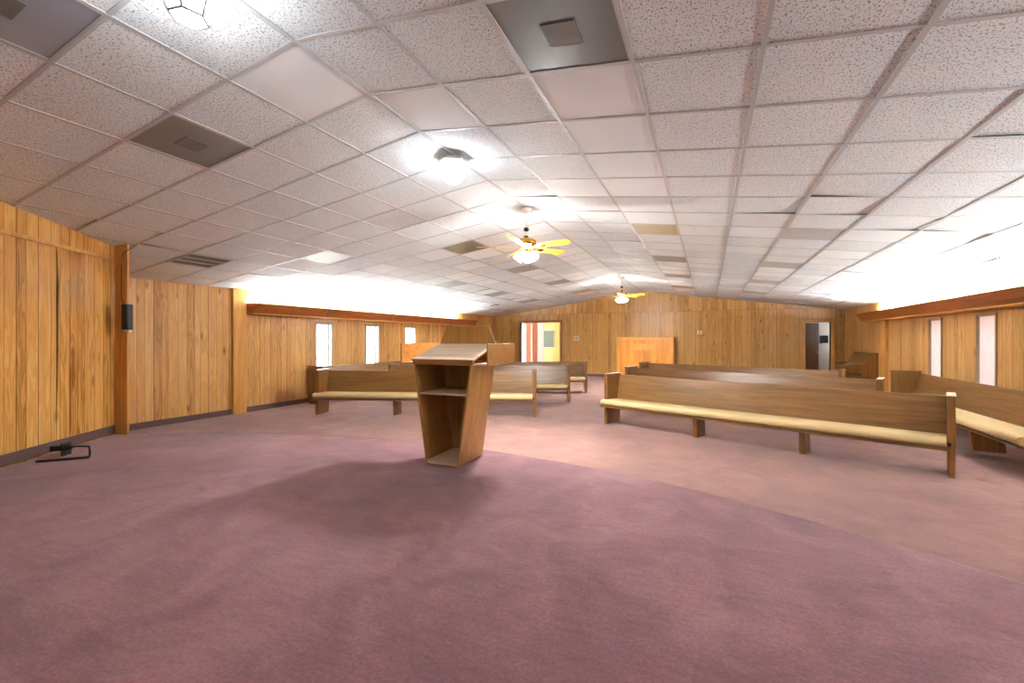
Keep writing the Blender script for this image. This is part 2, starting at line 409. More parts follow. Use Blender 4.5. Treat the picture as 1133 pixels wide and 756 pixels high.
# ------------------------------------------------------------------ walls (local x along the wall, y 0..T behind it)
WT = .14
def wall(name, mat, L, H, holes, loc, rotz, topf=None):
    """holes: (x0, x1, z0, z1); topf: list of (x, z) for the top outline"""
    m = MB(); xs = sorted({0, L, *[h[0] for h in holes], *[h[1] for h in holes]})
    def topz(x):
        if not topf: return H
        for (xa, za), (xb, zb) in zip(topf, topf[1:]):
            if xa <= x <= xb: return za+(zb-za)*(x-xa)/(xb-xa)
        return topf[-1][1]
    if topf: xs = sorted(set(xs) | {p[0] for p in topf})
    for a, b in zip(xs, xs[1:]):
        zz = [0]
        for h in holes:
            if h[0] <= a and b <= h[1]: zz += [h[2], h[3]]
        for k in range(0, len(zz), 2):
            z0 = zz[k]
            if k+1 < len(zz):
                z1a = z1b = zz[k+1]
            else: z1a, z1b = topz(a), topz(b)
            if max(z1a, z1b)-z0 < .01: continue
            m.hexa([(a, 0, z0), (b, 0, z0), (b, WT, z0), (a, WT, z0), (a, 0, z1a), (b, 0, z1b), (b, WT, z1b), (a, WT, z1a)])
    return struct(m.build(name, mat, loc=loc, rotz=rotz))
zl, zr = cz(XL)+.05, cz(XR_)+.05
LW = [(7.245, 7.69), (8.84, 9.31), (10.46, 10.93)]
RWN = [(10.41, 10.87), (8.77, 9.25), (7.15, 7.62)]
WZ0, WZ1 = .55, 1.785
# left wall: local x = world y - YR ; facing +x  (rotz = +90deg puts local y toward -x)
wall('wall_left', M['panel'], YB-YR+.14, zl, [(a-YR, b-YR, WZ0, WZ1) for a, b in LW], (XL, YR, 0), PI/2)
# right wall: local x runs toward -y
wall('wall_right', M['panel'], YB-YR+.14, zr, [(YB-b, YB-a, WZ0, WZ1) for a, b in RWN], (XR_, YB, 0), -PI/2)
D1 = (-7.06, -5.36, 2.09); D2 = (2.83, 3.495, 1.95)
wall('wall_back', M['panel_back'], XR_-XL, 3.2, [(D1[0]-XL, D1[1]-XL, 0, D1[2]), (D2[0]-XL, D2[1]-XL, 0, D2[2])], (XL, YB, 0), 0,
     [(0, zl), (RX-XL, RZ+.05), (XR_-XL, zr)])
wall('wall_rear', M['plaster'], XR_-XL, 3.2, [], (XR_, YR, 0), PI, [(0, zr), (XR_-RX, RZ+.05), (XR_-XL, zl)])  # unseen wall, given pale plaster to bounce fill light forward
# angled stage-side wall on the left
sx, sy, ex, ey = -3.35, -2.0, -6.715, 2.895
SA = math.atan2(ey-sy, ex-sx); SLn = math.hypot(ex-sx, ey-sy)
sp_ = SLn-1.86   # where the sheet joint opens
stl = [(0, cz(sx)+.05), (SLn, cz(ex)+.05)]
sp_ = SLn-.86
z0s, z1s = cz(sx)+.05, cz(ex)+.05
def tzs(x): return z0s+(z1s-z0s)*x/SLn
sw = MB()
sw.prism([(0, 0), (sp_, 0), (sp_, 2.40), (0, 2.40)], 'Y', 0, .014)
sw.prism([(sp_+.001, 0), (SLn, 0), (SLn, 2.40), (sp_+.004, 2.40), (sp_+.030, 2.0), (sp_+.026, 1.4), (sp_+.012, .9), (sp_+.001, .6)], 'Y', -.004, .014)
sw.prism([(0, 2.405), (SLn, 2.405), (SLn, tzs(SLn)), (0, tzs(0))], 'Y', 0, .014)
sw.prism([(0, 0), (SLn, 0), (SLn, tzs(SLn)), (0, tzs(0))], 'Y', .03, .11, None, 1)
struct(sw.build('wall_stage_left', [M['panel_near'], M['black']], loc=(sx, sy, 0), rotz=SA))
jt = MB(); jt.prism([(0, 2.385), (SLn, 2.385), (SLn, 2.425), (0, 2.425)], 'Y', -.012, 0)
jt.prism([(0, 2.385), (SLn, 2.385), (SLn, 2.397), (0, 2.397)], 'Y', -.018, -.012)
struct(jt.build('trim_stage_left', M['trim'], loc=(sx, sy, 0), rotz=SA, bevel=.003))
bb = MB(); bb.prism([(0, STG), (SLn, STG), (SLn, STG+.11), (0, STG+.11)], 'Y', -.014, 0)
struct(bb.build('baseboard_stage_left', M['base'], loc=(sx, sy, 0), rotz=SA))
# corner post closing the stage-side wall
cp = MB().box((-.078, -.012, 0), (.078, .02, cz(-6.6)+.02))
struct(cp.build('trim_corner_post', M['trim'], loc=(-6.617, 2.917, 0), rotz=.4239, bevel=.004))
# stage-side wall return behind the post (toward the left wall, facing the pews)
wall('wall_stage_return', M['panel'], 1.25, 2.42, [], (-7.02, 3.14, 0), PI+.12, None)

def strip(name, mat, a, b, z0, z1, t=.014):
    """a thin board on a wall from point a to b (xy), thickness to the left of a->b"""
    L = math.hypot(b[0]-a[0], b[1]-a[1]); an = math.atan2(b[1]-a[1], b[0]-a[0])
    return struct(MB().box((0, 0, z0), (L, t, z1)).build(name, mat, loc=(a[0], a[1], 0), rotz=an, bevel=.002))
strip('baseboard_left', M['base'], (XL, YB), (XL, 3.0), 0, .10)
strip('baseboard_back_left', M['base'], (D1[0]-.1, YB), (XL, YB), 0, .09)
strip('baseboard_back', M['base'], (D2[0]-.09, YB), (D1[1]+.1, YB), 0, .09)
strip('baseboard_back_right', M['base'], (XR_, YB), (D2[1]+.09, YB), 0, .09)
strip('baseboard_right', M['base'], (XR_, .4), (XR_, YB), 0, .10)
strip('trim_back_joint', M['joint'], (XR_, YB), (-8.0, YB), 2.400, 2.416, .012)
# pilasters
for nm, x0, x1, y0, y1, sgn in (('trim_pilaster_left', XL, XL+.07, 5.29, 5.55, 1), ('trim_pilaster_right', XR_-.07, XR_, 12.95, 13.38, -1)):
    struct(MB().box((0, 0, 0), (x1-x0, y1-y0, cz(x0 if sgn > 0 else x1)+.01)).build(nm, M['trim'], loc=(x0, y0, 0), bevel=.004))
# edge line where the stage carpet meets the nosing (worn pale carpet)
ws = MB(); ra = [(x, y) for x, y in arc_pts(aR, aL-.02, 72, AR-.005)]; rb = [(x, y) for x, y in arc_pts(aR, aL-.02, 72, AR-.028)]
ws.v = [(x, y, STG-.006) for x, y in ra]+[(x, y, STG+.002) for x, y in rb]
ws.f = [[k, k+1, 73+k+1, 73+k] for k in range(72)]; ws.mi = [0]*72; ws.sm = [True]*72
M['worn'] = plain('worn_carpet_nosing', srgb(196, 156, 150), .9, 0, .1)
w_ = struct(ws.build('trim_stage_edge', M['worn']))

# ------------------------------------------------------------------ windows
def window(name, y0, y1, side):
    """side +1: left wall (faces +x).  Local frame: origin at wall face, x outward through the wall"""
    d = -1 if side > 0 else 1
    xw = XL if side > 0 else XR_
    m = MB(); w = y1-y0; h = WZ1-WZ0; t = .03
    def bx(a0, a1, b0, b1, c0, c1, mm): mm.box((min(d*a0, d*a1), b0, c0), (max(d*a0, d*a1), b1, c1))
    # casing on the wall face and liner through the wall
    for b0, b1, c0, c1 in ((-.03, 0, -.03, h+.03), (w, w+.03, -.03, h+.03), (0, w, h, h+.03), (-.045, w+.045, -.06, -.03)):
        bx(-.018, .0, b0, b1, c0, c1, m)
    for b0, b1, c0, c1 in ((0, .012, 0, h), (w-.012, w, 0, h), (.012, w-.012, h-.012, h), (.012, w-.012, 0, .012)):
        bx(0, WT, b0, b1, c0, c1, m)
    f = struct(m.build(name, M['alu'] if side > 0 else M['frame_grey'], loc=(xw, y0, WZ0)))
    s = MB()
    for b0, b1 in ((.012, .037), (w-.037, w-.012)): bx(.09, .12, b0, b1, .012, h-.012, s)
    for c0, c1 in ((.012, .037), (h-.037, h-.012)): bx(.09, .12, .037, w-.037, c0, c1, s)
    if side > 0: bx(.088, .122, w*.5-.012, w*.5+.012, .037, h-.037, s)
    o = s.build('window_sash', M['white'] if side > 0 else M['alu'], f)
    g = MB(); bx(.104, .108, .037, w-.037, .037, h-.037, g); g.build('window_glass', M['glass'], f)
    if side < 0:
        b = MB(); bx(.015, .017, .014, w-.014, .014, h-.014, b); b.build('window_film', M['film'], f)
M['frame_grey'] = plain('taupe_window_casing', srgb(150, 126, 98), .5)
for k, (a, b) in enumerate(LW): window('window_%d' % (k+1), a, b, 1)
for k, (a, b) in enumerate(RWN): window('window_%d' % (k+4), a, b, -1)

# ------------------------------------------------------------------ doorways on the back wall
def door_frame(name, x0, x1, zt, w, mat):
    m = MB()
    for a, b in ((x0-w, x0), (x1, x1+w)): m.box((a, -.02, 0), (b, WT+.02, zt+w))
    m.box((x0, -.02, zt), (x1, WT+.02, zt+w))
    return struct(m.build(name, mat, loc=(0, YB, 0), bevel=.004))
d1 = door_frame('door_1', D1[0], D1[1], D1[2], .09, M['frame_brown'])
d2 = door_frame('door_2', D2[0], D2[1], D2[2], .09, M['trim'])
# right doorway: dark leaf swung inward
leaf = MB().box((0, -.04, .01), (.655, 0, 1.94)).build('door_leaf', M['door_brown'], d2, .003, (D2[0]+.004, .13, 0), .84)
hd = MB()
hd.lathe([(.0, .0), (.028, 0), (.028, .01), (.012, .014), (.012, .045), (.0, .045)], 14, Tm((.60, -.04, 1.0), 0, PI/2))
hd.tube([(.60, -.08, 1.0), (.57, -.085, 1.0), (.49, -.085, .995)], .009)
hd.build('door_handle', M['steel'], leaf)
# lobby behind the right doorway; unseen side opening added to light its back wall
struct(MB().box((2.0, YB+1.9, 0), (4.6, YB+2.0, 2.5)).box((2.0, YB+WT, 0), (2.1, YB+1.9, 2.5)).box((4.5, YB+WT, 0), (4.6, YB+1.5, 2.5)).box((4.5, YB+1.8, 0), (4.6, YB+1.9, 2.5)).box((4.5, YB+1.5, 0), (4.6, YB+1.8, 1.2)).box((4.5, YB+1.5, 2.0), (4.6, YB+1.8, 2.5)).box((2.0, YB+WT, 2.5), (4.6, YB+2, 2.6)).box((XR_+WT, YB, 0), (4.6, YB+WT, 2.5)).build('wall_lobby', M['plaster']))
# classroom behind the left doorway
bx0, bx1, by1 = -9.6, -4.4, YB+3.6
struct(MB().box((bx0-.1, by1, 0), (-8.56, by1+.1, 2.7)).box((-8.32, by1, 0), (bx1+.1, by1+.1, 2.7)).box((-8.56, by1, 2.14), (-8.32, by1+.1, 2.7)).build('wall_classroom_back', M['panel_room']))
gw = struct(MB().box((-8.585, by1-.02, .0), (-8.555, by1+.1, 2.165)).box((-8.325, by1-.02, .0), (-8.295, by1+.1, 2.165)).box((-8.555, by1-.02, 2.135), (-8.325, by1+.1, 2.165)).box((-8.555, by1+.02, 1.0), (-8.325, by1+.06, 1.05)).build('window_7', M['alu']))
MB().box((-8.555, by1+.03, 0), (-8.325, by1+.036, 1.0)).box((-8.555, by1+.03, 1.05), (-8.325, by1+.036, 2.135)).build('window_glass', M['glass'], gw)
struct(MB().box((0, -.1, 0), (by1-YB-WT, 0, 2.7)).build('wall_classroom_right', M['panel_room'], loc=(bx1, YB+WT, 0), rotz=PI/2))
struct(MB().box((bx0-.1, YB+WT, 0), (bx0, YB+2.2, 2.7)).box((bx0-.1, YB+2.9, 0), (bx0, by1, 2.7)).box((bx0-.1, YB+2.2, 2.2), (bx0, YB+2.9, 2.7)).box((bx0-.1, YB+2.2, 0), (bx0, YB+2.9, 1.1)).build('wall_classroom_left', M['panel_room']))
struct(MB().box((bx0-.1, YB+WT, 2.6), (bx1+.1, by1+.1, 2.7)).build('ceiling_classroom', M['plaster']))
struct(MB().box((bx0, by1-.014, 0), (bx1, by1, .1)).build('baseboard_classroom', M['base']))

# ------------------------------------------------------------------ pews
PL = 4.145
def make_pew(label, cat='pew'):
    r = empty('pew', label, cat, group='long wooden pews with cream seats')
    L = PL; T = .062
    def endp(x0):
        m = MB()
        # upright board, slightly tapered foot, sloped back edge
        m.prism([(0, .035), (.40, .035), (.42, .40), (.425, .825), (.0, .825)], 'X', x0, x0+T)
        e = m.build('end_panel', M['pew_z'], r, .008)
        MB().box((x0+.006, .008, 0), (x0+T-.006, .385, .035)).build('foot', M['pew_z'], e)
        MB().box((x0-.006, -.010, .825), (x0+T+.006, .435, .842)).build('cap', M['pew_x'], e, .005)
    endp(0); endp(L-T)
    # back board leaning back
    m = MB()
    m.prism([(.285, .34), (.310, .34), (.415, .80), (.390, .805)], 'X', T, L-T)
    m.build('backrest', M['pew_x'], r, .006)
    # seat board and cushion
    m = MB(); m.prism([(-.115, .292), (.30, .275), (.30, .303), (-.12, .318)], 'X', T+.001, L-T-.001)
    m.box((-.012, -.118, .292), (T+.002, -.012, .318))
    m.build('seat_board', M['pew_x'], r, .004)
    cu = MB(); pr = []
    for k in range(9):
        a = -PI/2-PI*k/8
        pr.append((-.075+.052*math.cos(a), .368+.050*math.sin(a)))
    pr += [(.10, .412), (.285, .405), (.285, .305), (-.07, .319)]
    cu.prism(pr, 'X', T+.004, L-T-.004, smooth=True)
    pl = [(-.075+.05*math.cos(-PI/2-PI*k/8), .368+.048*math.sin(-PI/2-PI*k/8)) for k in range(9)]+[(-.03, .416), (-.014, .37), (-.014, .319)]
    cu.prism(pl, 'X', .004, T+.006, smooth=True)
    cu.build('cushion', M['fabric'], r, .006)
    for x in (L*.365, L*.68):
        m = MB(); m.prism([(.03, 0), (.34, 0), (.31, .274), (.0, .284)], 'X', x-.03, x+.03)
        m.build('support_leg', M['pew_z'], r, .004)
    MB().box((L-T+.002, -.018, .325), (L-T+.03, -.001, .365)).build('bracket', M['black'], r, .003)
    return r
RA = math.atan2(5.86-7.312, 2.288+1.596)     # right block angle
LA = math.atan2(7.395-5.927, -2.788+6.73)    # left block angle
pew = make_pew('nearest wooden pew of the right block, whole cream seat and two support legs in view')
pew.location = (-1.596, 7.312, 0); pew.rotation_euler.z = RA
dup(pew, 'second wooden pew of the right block, only its back rising behind the nearest one', (-1.60, 9.36, 0), RA)
dup(pew, 'third and farthest wooden pew of the right block, behind the other two', (-1.60, 11.38, 0), RA)
def place(p, L_, a): return (p[0]-L_*math.cos(a), p[1]-L_*math.sin(a), 0)
dup(pew, 'wooden pew of the left block right behind the lectern, nearest of the three', (-6.73, 5.927, 0), LA)
dup(pew, 'middle wooden pew of the left block, between the nearest and farthest ones', place((-2.797, 9.353), PL, LA), LA)
dup(pew, 'farthest wooden pew of the left block, in front of the wide open doorway', place((-2.90, 11.267), PL, LA), LA)
# wall pews: facing the room
dup(pew, 'wooden pew standing along the right wall under the two pale windows', (3.10, 10.30, 0), -PI/2-.02)
dup(pew, 'wooden pew standing along the left wall under the bright windows', (-7.62, 6.86, 0), PI/2-.02)

# ------------------------------------------------------------------ lectern
lec = empty('lectern', 'wooden pulpit lectern with open shelves and raised angular top standing on the stage', 'lectern', (-2.250, 3.402, STG), .035)
WB, WT_, D, H = .176, .312, .497, .930
def wz(z): return WB+(WT_-WB)*z/H
t = .02
for s in (-1, 1):
    m = MB()
    p = [(s*WB, 0, 0), (s*(WB-t), 0, 0), (s*(WB-t), D, 0), (s*WB, D, 0), (s*WT_, 0, H), (s*(WT_-t), 0, H), (s*(WT_-t), D, H), (s*WT_, D, H)]
    m.hexa(p); m.build('side_panel', M['lec_z'], lec, .002)
m = MB()   # tapered hexagonal front rising above the desk
m.prism([(-WB+t, .0), (WB-t, .0), (WT_-t, H), (.318, 1.13), (.245, 1.306), (-.245, 1.306), (-.318, 1.13), (-WT_+t, H)], 'Y', D-t+.018, D+.018)
m.build('front_panel', M['lec_z'], lec, .003)
m = MB(); a = wz(.035)-t; m.hexa([(-WB+t, .004, .004), (WB-t, .004, .004), (WB-t, D-.004, .004), (-WB+t, D-.004, .004), (-a, .004, .035), (a, .004, .035), (a, D-.004, .035), (-a, D-.004, .035)])
m.build('bottom_board', M['lec_top'], lec, .002)
z = .648; a, b_ = wz(z)-t, wz(z+.018)-t
m = MB().hexa([(-a, .015, z), (a, .015, z), (a, D-.004, z), (-a, D-.004, z), (-b_, .015, z+.018), (b_, .015, z+.018), (b_, D-.004, z+.018), (-b_, D-.004, z+.018)])
m.build('shelf', M['lec_top'], lec, .002)
# wide tray around the desk
m = MB(); m.prism([(-.455, .02), (.455, .02), (.44, .68), (-.44, .68)], 'Z', H, H+.018); m.build('tray_board', M['lec_top'], lec, .002)
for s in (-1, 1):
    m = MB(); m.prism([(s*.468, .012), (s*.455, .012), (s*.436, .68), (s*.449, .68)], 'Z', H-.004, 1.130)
    m.build('wing_panel', [M['lec_x'], M['lec_wing_lit']], lec, .002)
    for p in lec.children[-1].data.polygons: p.material_index = 1 if p.normal.x*s < -.9 else 0  # inner faces get the orange with the bounced light painted in
m = MB().box((-.449, .68, H-.004), (.449, .694, 1.130)); m.build('tray_front', M['lec_x'], lec, .002)
# sloping desk with a thick front rail
m = MB(); m.prism([(.0, .966), (.0, .984), (.508, 1.127), (.508, 1.109)], 'X', -.331, .331); m.build('desk_top', M['lec_top'], lec, .002)
m = MB(); m.hexa([(-.316, .006, .931), (.316, .006, .931), (.316, .024, .931), (-.316, .024, .931), (-.331, -.012, .983), (.331, -.012, .983), (.331, .012, .983), (-.331, .012, .983)])
m.build('desk_rail', M['lec_x'], lec, .002)

# ------------------------------------------------------------------ piano
pn = empty('piano', 'small brown upright piano beside the right doorway with its end toward us', 'piano', (XR_-.03, 14.85, 0), -PI/2)
# local: x 0..1.42 along the case, y toward the wall is +, player side is -y; rotz -90 sends local y to +x
PW = 1.42
for x0 in (0, PW-.035):
    m = MB(); m.prism([(0, 0), (0, 1.06), (-.16, 1.06), (-.30, .80), (-.60, .78), (-.60, .60), (-.52, .56), (-.36, .56), (-.34, .0)], 'X', x0, x0+.035)
    m.build('side', M['piano'], pn, .005)
MB().box((.035, -.02, .05), (PW-.035, -.001, 1.04)).build('back_panel', M['piano'], pn)
m = MB(); m.prism([(-.165, 1.04), (-.145, 1.05), (-.285, .815), (-.305, .805)], 'X', .035, PW-.035); m.build('music_desk', M['pew_x'], pn, .003)
MB().box((-.012, -.18, 1.06), (PW+.012, .0, 1.082)).build('lid', M['piano'], pn, .004)
m = MB(); m.box((.035, -.58, .60), (PW-.035, -.03, .66)); m.box((.035, -.60, .60), (PW-.035, -.585, .74)); m.build('keybed', M['piano'], pn, .004)
m = MB(); m.box((.10, -.57, .66), (PW-.10, -.43, .70)); k = m.build('white_keys', M['keys'], pn); k['label'] = 'row of ivory keys'
bk = MB().box((0, -.51, .70), (.013, -.43, .712)).build('black_key', M['black'], pn); bk.location.x = .115
for q in range(1, 36):
    if q % 7 in (2, 6): continue
    c_ = bk.copy(); C.objects.link(c_); c_.location.x = .115+q*.0338
m = MB(); m.prism([(-.43, .70), (-.30, .80), (-.285, .80), (-.42, .695)], 'X', .035, PW-.035); m.build('fallboard', M['piano'], pn, .003)
MB().box((.035, -.34, .06), (PW-.035, -.32, .60)).build('lower_panel', M['piano'], pn)
for q in (-.09, 0, .09): MB().box((PW/2+q-.012, -.42, .05), (PW/2+q+.012, -.34, .065)).build('pedal', M['brass'], pn, .003)

# ------------------------------------------------------------------ orange cabinet at the back
cb = empty('cabinet', 'wide orange plywood cabinet standing against the middle of the back wall', 'cabinet', (-3.03, 16.02, 0))
CWd, CH, CD = 1.94, 1.47, .44
MB().box((.0, .02, 0), (.03, CD, CH)).box((CWd-.03, .02, 0), (CWd, CD, CH)).box((.03, .02, .04), (CWd-.03, CD, .07)).box((.03, CD-.02, .07), (CWd-.03, CD, CH)).build('case', M['orange_ply'], cb, .002)
MB().box((-.01, -.01, CH), (CWd+.01, CD, CH+.022)).build('top_board', M['orange_trim'], cb, .003)
MB().box((.0, .0, 0), (.075, .02, CH)).box((CWd-.075, .0, 0), (CWd, .02, CH)).box((.075, .0, CH-.075), (CWd-.075, .02, CH)).box((.075, 0, 0), (CWd-.075, .02, .08)).build('face_frame', M['orange_trim'], cb, .002)
for a, b_ in ((.078, CWd/2-.003), (CWd/2+.003, CWd-.078)):
    d = MB().box((a, -.004, .084), (b_, .019, CH-.079)).build('door', M['orange_ply'], cb, .002)
    kx = CWd/2+.40 if a > .5 else CWd/2-.05
    MB().lathe([(0, 0), (.010, 0), (.008, .014), (.017, .022), (.015, .032), (0, .034)], 14, Tm((kx, -.004, .66), 0, PI/2)).build('knob', M['brass'], d)
pl_ = MB().box((.59, -.010, 1.03), (1.33, -.0045, 1.25)).build('pale_rectangle', M['dif_paleply'] if 'dif_paleply' in M else M['orange_trim'], cb); pl_['label'] = 'pale rectangle on the upper front'  # thin raised rectangle, paler than the cabinet doors

# ------------------------------------------------------------------ wall devices
th = empty('thermostat', 'beige framed thermostat on the back wall right of the wide doorway', 'thermostat', (-4.68, YB, 1.44))
MB().box((-.10, -.022, -.085), (.10, 0, .085)).build('cover', M['beige'], th, .006)
MB().box((-.065, -.030, -.04), (.065, -.022, .04)).build('display', M['gray_dev'], th, .003)
tag(MB().box((-.06, -.006, -.05), (.06, 0, .05)).build('paper_sign', M['sticker'], loc=(-4.68, YB, 1.14)), 'small orange notice on the back wall below the thermostat', 'sign')
sw_ = empty('control_box', 'grey control box on the back wall right of the orange cabinet', 'control box', (-.27, YB, 1.655))
MB().box((-.075, -.035, -.055), (.075, 0, .055)).build('housing', M['beige'], sw_, .006)
MB().lathe([(0, 0), (.026, 0), (.022, .012), (0, .014)], 14, Tm((0, -.035, 0), 0, PI/2)).build('dial', M['black'], sw_)
sn = empty('motion_sensor', 'small round cream sensor on the left wall just under the long valance', 'sensor', (XL, 13.16, 1.90))
MB().lathe([(0, 0), (.055, 0), (.055, .025), (.04, .05), (0, .058)], 18, Tm((0, 0, 0), 0, 0, PI/2)).build('dome', M['beige'], sn)
MB().lathe([(.055, 0), (.065, 0), (.065, .012), (.055, .012)], 18, Tm((0, 0, 0), 0, 0, PI/2)).build('ring', M['white'], sn)
cbd = empty('chalkboard', 'green chalkboard hanging in the yellow room beyond the wide doorway', 'chalkboard', (-7.36, by1, 1.01))
MB().box((.02, -.02, .02), (.52, -.004, .82)).build('board', M['chalk'], cbd)
MB().box((0, -.03, 0), (.54, -.001, .02)).box((0, -.03, .82), (.54, -.001, .84)).box((0, -.03, .02), (.02, -.001, .82)).box((.52, -.03, .02), (.54, -.001, .82)).build('frame', M['alu'], cbd)
fp = empty('folding_partition', 'salmon pink folding partition half drawn inside the wide doorway', 'partition', (-7.27, YB+1.1, 0))
fx = [(0, 0), (.20, .07), (.30, .0), (.50, .10), (.82, .02)]
for k, (a, b_) in enumerate(zip(fx, fx[1:])):
    m = MB().prism([a, b_, (b_[0], b_[1]+.025), (a[0], a[1]+.025)], 'Z', .02, 2.45)
    m.build('leaf', M['pinkdoor'] if k < 3 else M['palepink'], fp, .002)
# table in the classroom
tb = empty('table', 'long pale table at the back of the yellow room beyond the doorway', 'table', (-6.2, by1-.75, 0))
MB().box((0, 0, .70), (1.7, .70, .73)).build('tabletop', M['white'], tb, .004)
for x in (.05, 1.61):
    for y in (.05, .61): MB().box((x, y, 0), (x+.04, y+.04, .70)).build('leg', M['alu'], tb)
# black device hanging in the lobby
tel = empty('wall_box', 'small black box on the pale wall seen through the right doorway', 'box', (3.70, 18.4, 1.39))
MB().box((-.12, -.06, -.10), (.12, 0, .16)).build('body', M['black'], tel, .01)
MB().tube([(-.085, -.09, -.12), (-.095, -.10, .0), (-.085, -.09, .15)], [.022, .016, .022]).build('tube', M['black'], tel)

# ------------------------------------------------------------------ stage-side speaker and mount
sk = empty('speaker', 'narrow black speaker on the corner post of the stage-side wall', 'speaker', (-6.46, 2.93, 1.69), .42)
MB().box((-.042, -.075, -.155), (.042, .0, .155)).build('cabinet', M['black'], sk, .008)
MB().box((-.036, -.080, -.145), (.036, -.075, .145)).build('grille', M['black'], sk, .004)
MB().box((-.02, -.05, -.185), (.03, -.01, -.155)).build('bracket', M['beige'], sk, .003)
cw = MB().tube([(-6.53, 2.905, 1.845), (-6.575, 2.895, 1.93), (-6.57, 2.892, 2.3), (-6.56, 2.90, 2.47), (-6.52, 2.96, 2.54), (-6.486, 3.016, 2.592)], .005)
cw.build('cable', M['black'], sk); 
ca = [o for o in sk.children if o.name.startswith('cable')][0]
ca.matrix_parent_inverse = (Matrix.Translation(sk.location) @ Matrix.Rotation(.42, 4, 'Z')).inverted()
# folded black bracket lying by the baseboard
br = empty('wall_mount_bracket', 'black metal mount bracket lying on the stage carpet by the plum baseboard', 'bracket', (-5.79, 1.93, STG))
o_ = Vector((-5.79, 1.93, STG))
def rel(x, y, z): return (x-o_.x, y-o_.y, z-STG)
MB().tube([rel(-5.785, 1.892, STG+.014), rel(-5.527, 2.179, STG+.016)], .013).build('tube', M['black'], br)
MB().tube([rel(-5.527, 2.179, STG+.016), rel(-5.545, 2.19, STG+.05), rel(-5.585, 2.20, STG+.105), rel(-5.66, 2.17, STG+.11), rel(-5.79, 2.13, STG+.10)], .009).build('rod', M['black'], br)
pb = MB(); Tp = Tm(rel(-5.90, 2.14, STG), SA+PI/2)
pb.box((-.012, -.06, 0), (.0, .06, .13), Tp); pb.box((-.04, -.025, .05), (.12, .025, .10), Tp, 0)
pb.build('plate', M['black'], br, .004)
ar = MB(); ar.tube([rel(-5.86, 2.12, STG+.07), rel(-5.80, 2.13, STG+.09), rel(-5.75, 2.14, STG+.10)], [.026, .02, .014]); ar.build('hinge', M['black'], br)

# ------------------------------------------------------------------ ceiling panels
PLAB = {
 (-2, -2): ('dif_blue', 'bluish grey perforated ceiling vent in the top left corner of the photo'),
 (-3, 0): ('dif_mid', 'dark grey perforated ceiling vent above the left stage-side wall, with a square plate'),
 (2, 0): ('dif_dark', 'largest dark perforated ceiling vent, at the top edge right of the lanterns'),
 (-6, 5): ('dif_grey', 'shiny silvery ceiling vent on the left slope, nearest to the louvered grille'),
 (-3, 7): ('dif_olive', 'olive grey ceiling vent just left of the near fan'),
 (-3, 11): ('dif_grey', 'grey ceiling vent just below the near fan globes'),
 (-3, 15): ('dif_grey', 'grey ceiling vent on the left slope between the two ceiling fans'),
 (-3, 19): ('dif_tan', 'faint tan ceiling vent beside the far fan, on its left'),
 (-6, 11): ('dif_grey', 'grey ceiling vent over the left valance, nearer of the two small ones there'),
 (-6, 15): ('dif_grey', 'grey ceiling vent on the left slope above the wide doorway, the nearer one'),
 (-6, 19): ('dif_grey', 'farthest grey ceiling vent on the left slope above the wide doorway'),
 (2, 7): ('dif_tan', 'tan stained ceiling vent right of the ridge, nearest in its row'),
 (2, 11): ('dif_grey', 'grey ceiling vent right of the ridge, second behind the tan stained one'),
 (2, 15): ('dif_grey', 'grey ceiling vent right of the ridge, third in the row behind the tan one'),
 (2, 19): ('dif_tan', 'faint tan ceiling vent right of the far fan, last in its row'),
 (5, 7): ('dif_light', 'widest pale grey ceiling vent on the right slope, nearest in its row'),
 (5, 11): ('dif_light', 'pale grey ceiling vent on the right slope, second in its row'),
 (5, 15): ('dif_light', 'pale grey ceiling vent on the right slope, third in its row'),
 (5, 19): ('dif_light', 'pale grey ceiling vent on the right slope, last before the back wall'),
}
M['dif_mid'] = perforated('mid_grey_perforated_metal', srgb(140, 138, 132), .45, .2)
M['dif_olive'] = perforated('olive_perforated_metal', srgb(156, 150, 128), .4, .3)
def slope_T(i, j):
    x = RX+(i+.5)*TP; y = TY+(j+.5)*TP
    return Vector((x, y, cz(x))), (math.atan(-SL) if i < 0 else math.atan(SR))
for (i, j), (mt, lab) in PLAB.items():
    p, an = slope_T(i, j)
    r = empty('ceiling_vent', lab, 'ceiling vent', p, 0, 'square ceiling vents set among the tiles')
    r.rotation_euler = (0, an, 0)
    h = TP/2-.004
    MB().box((-h, -h, .004), (h, h, .012)).build('face', M[mt], r)
    m = MB(); w = .014
    m.box((-h, -h, .0005), (h, -h+w, .004)).box((-h, h-w, .0005), (h, h, .004)).box((-h, -h+w, .0005), (-h+w, h-w, .004)).box((h-w, -h+w, .0005), (h, h-w, .004))
    m.build('rim', M['tbar'] if mt in ('dif_light', 'dif_tan') else M['lead'], r)
    if mt.startswith('dif_dark') or mt.startswith('dif_blue') or mt == 'dif_mid':
        MB().box((-.085, -.085, .0), (.085, .085, .004)).build('deflector_plate', M['plate'], r)
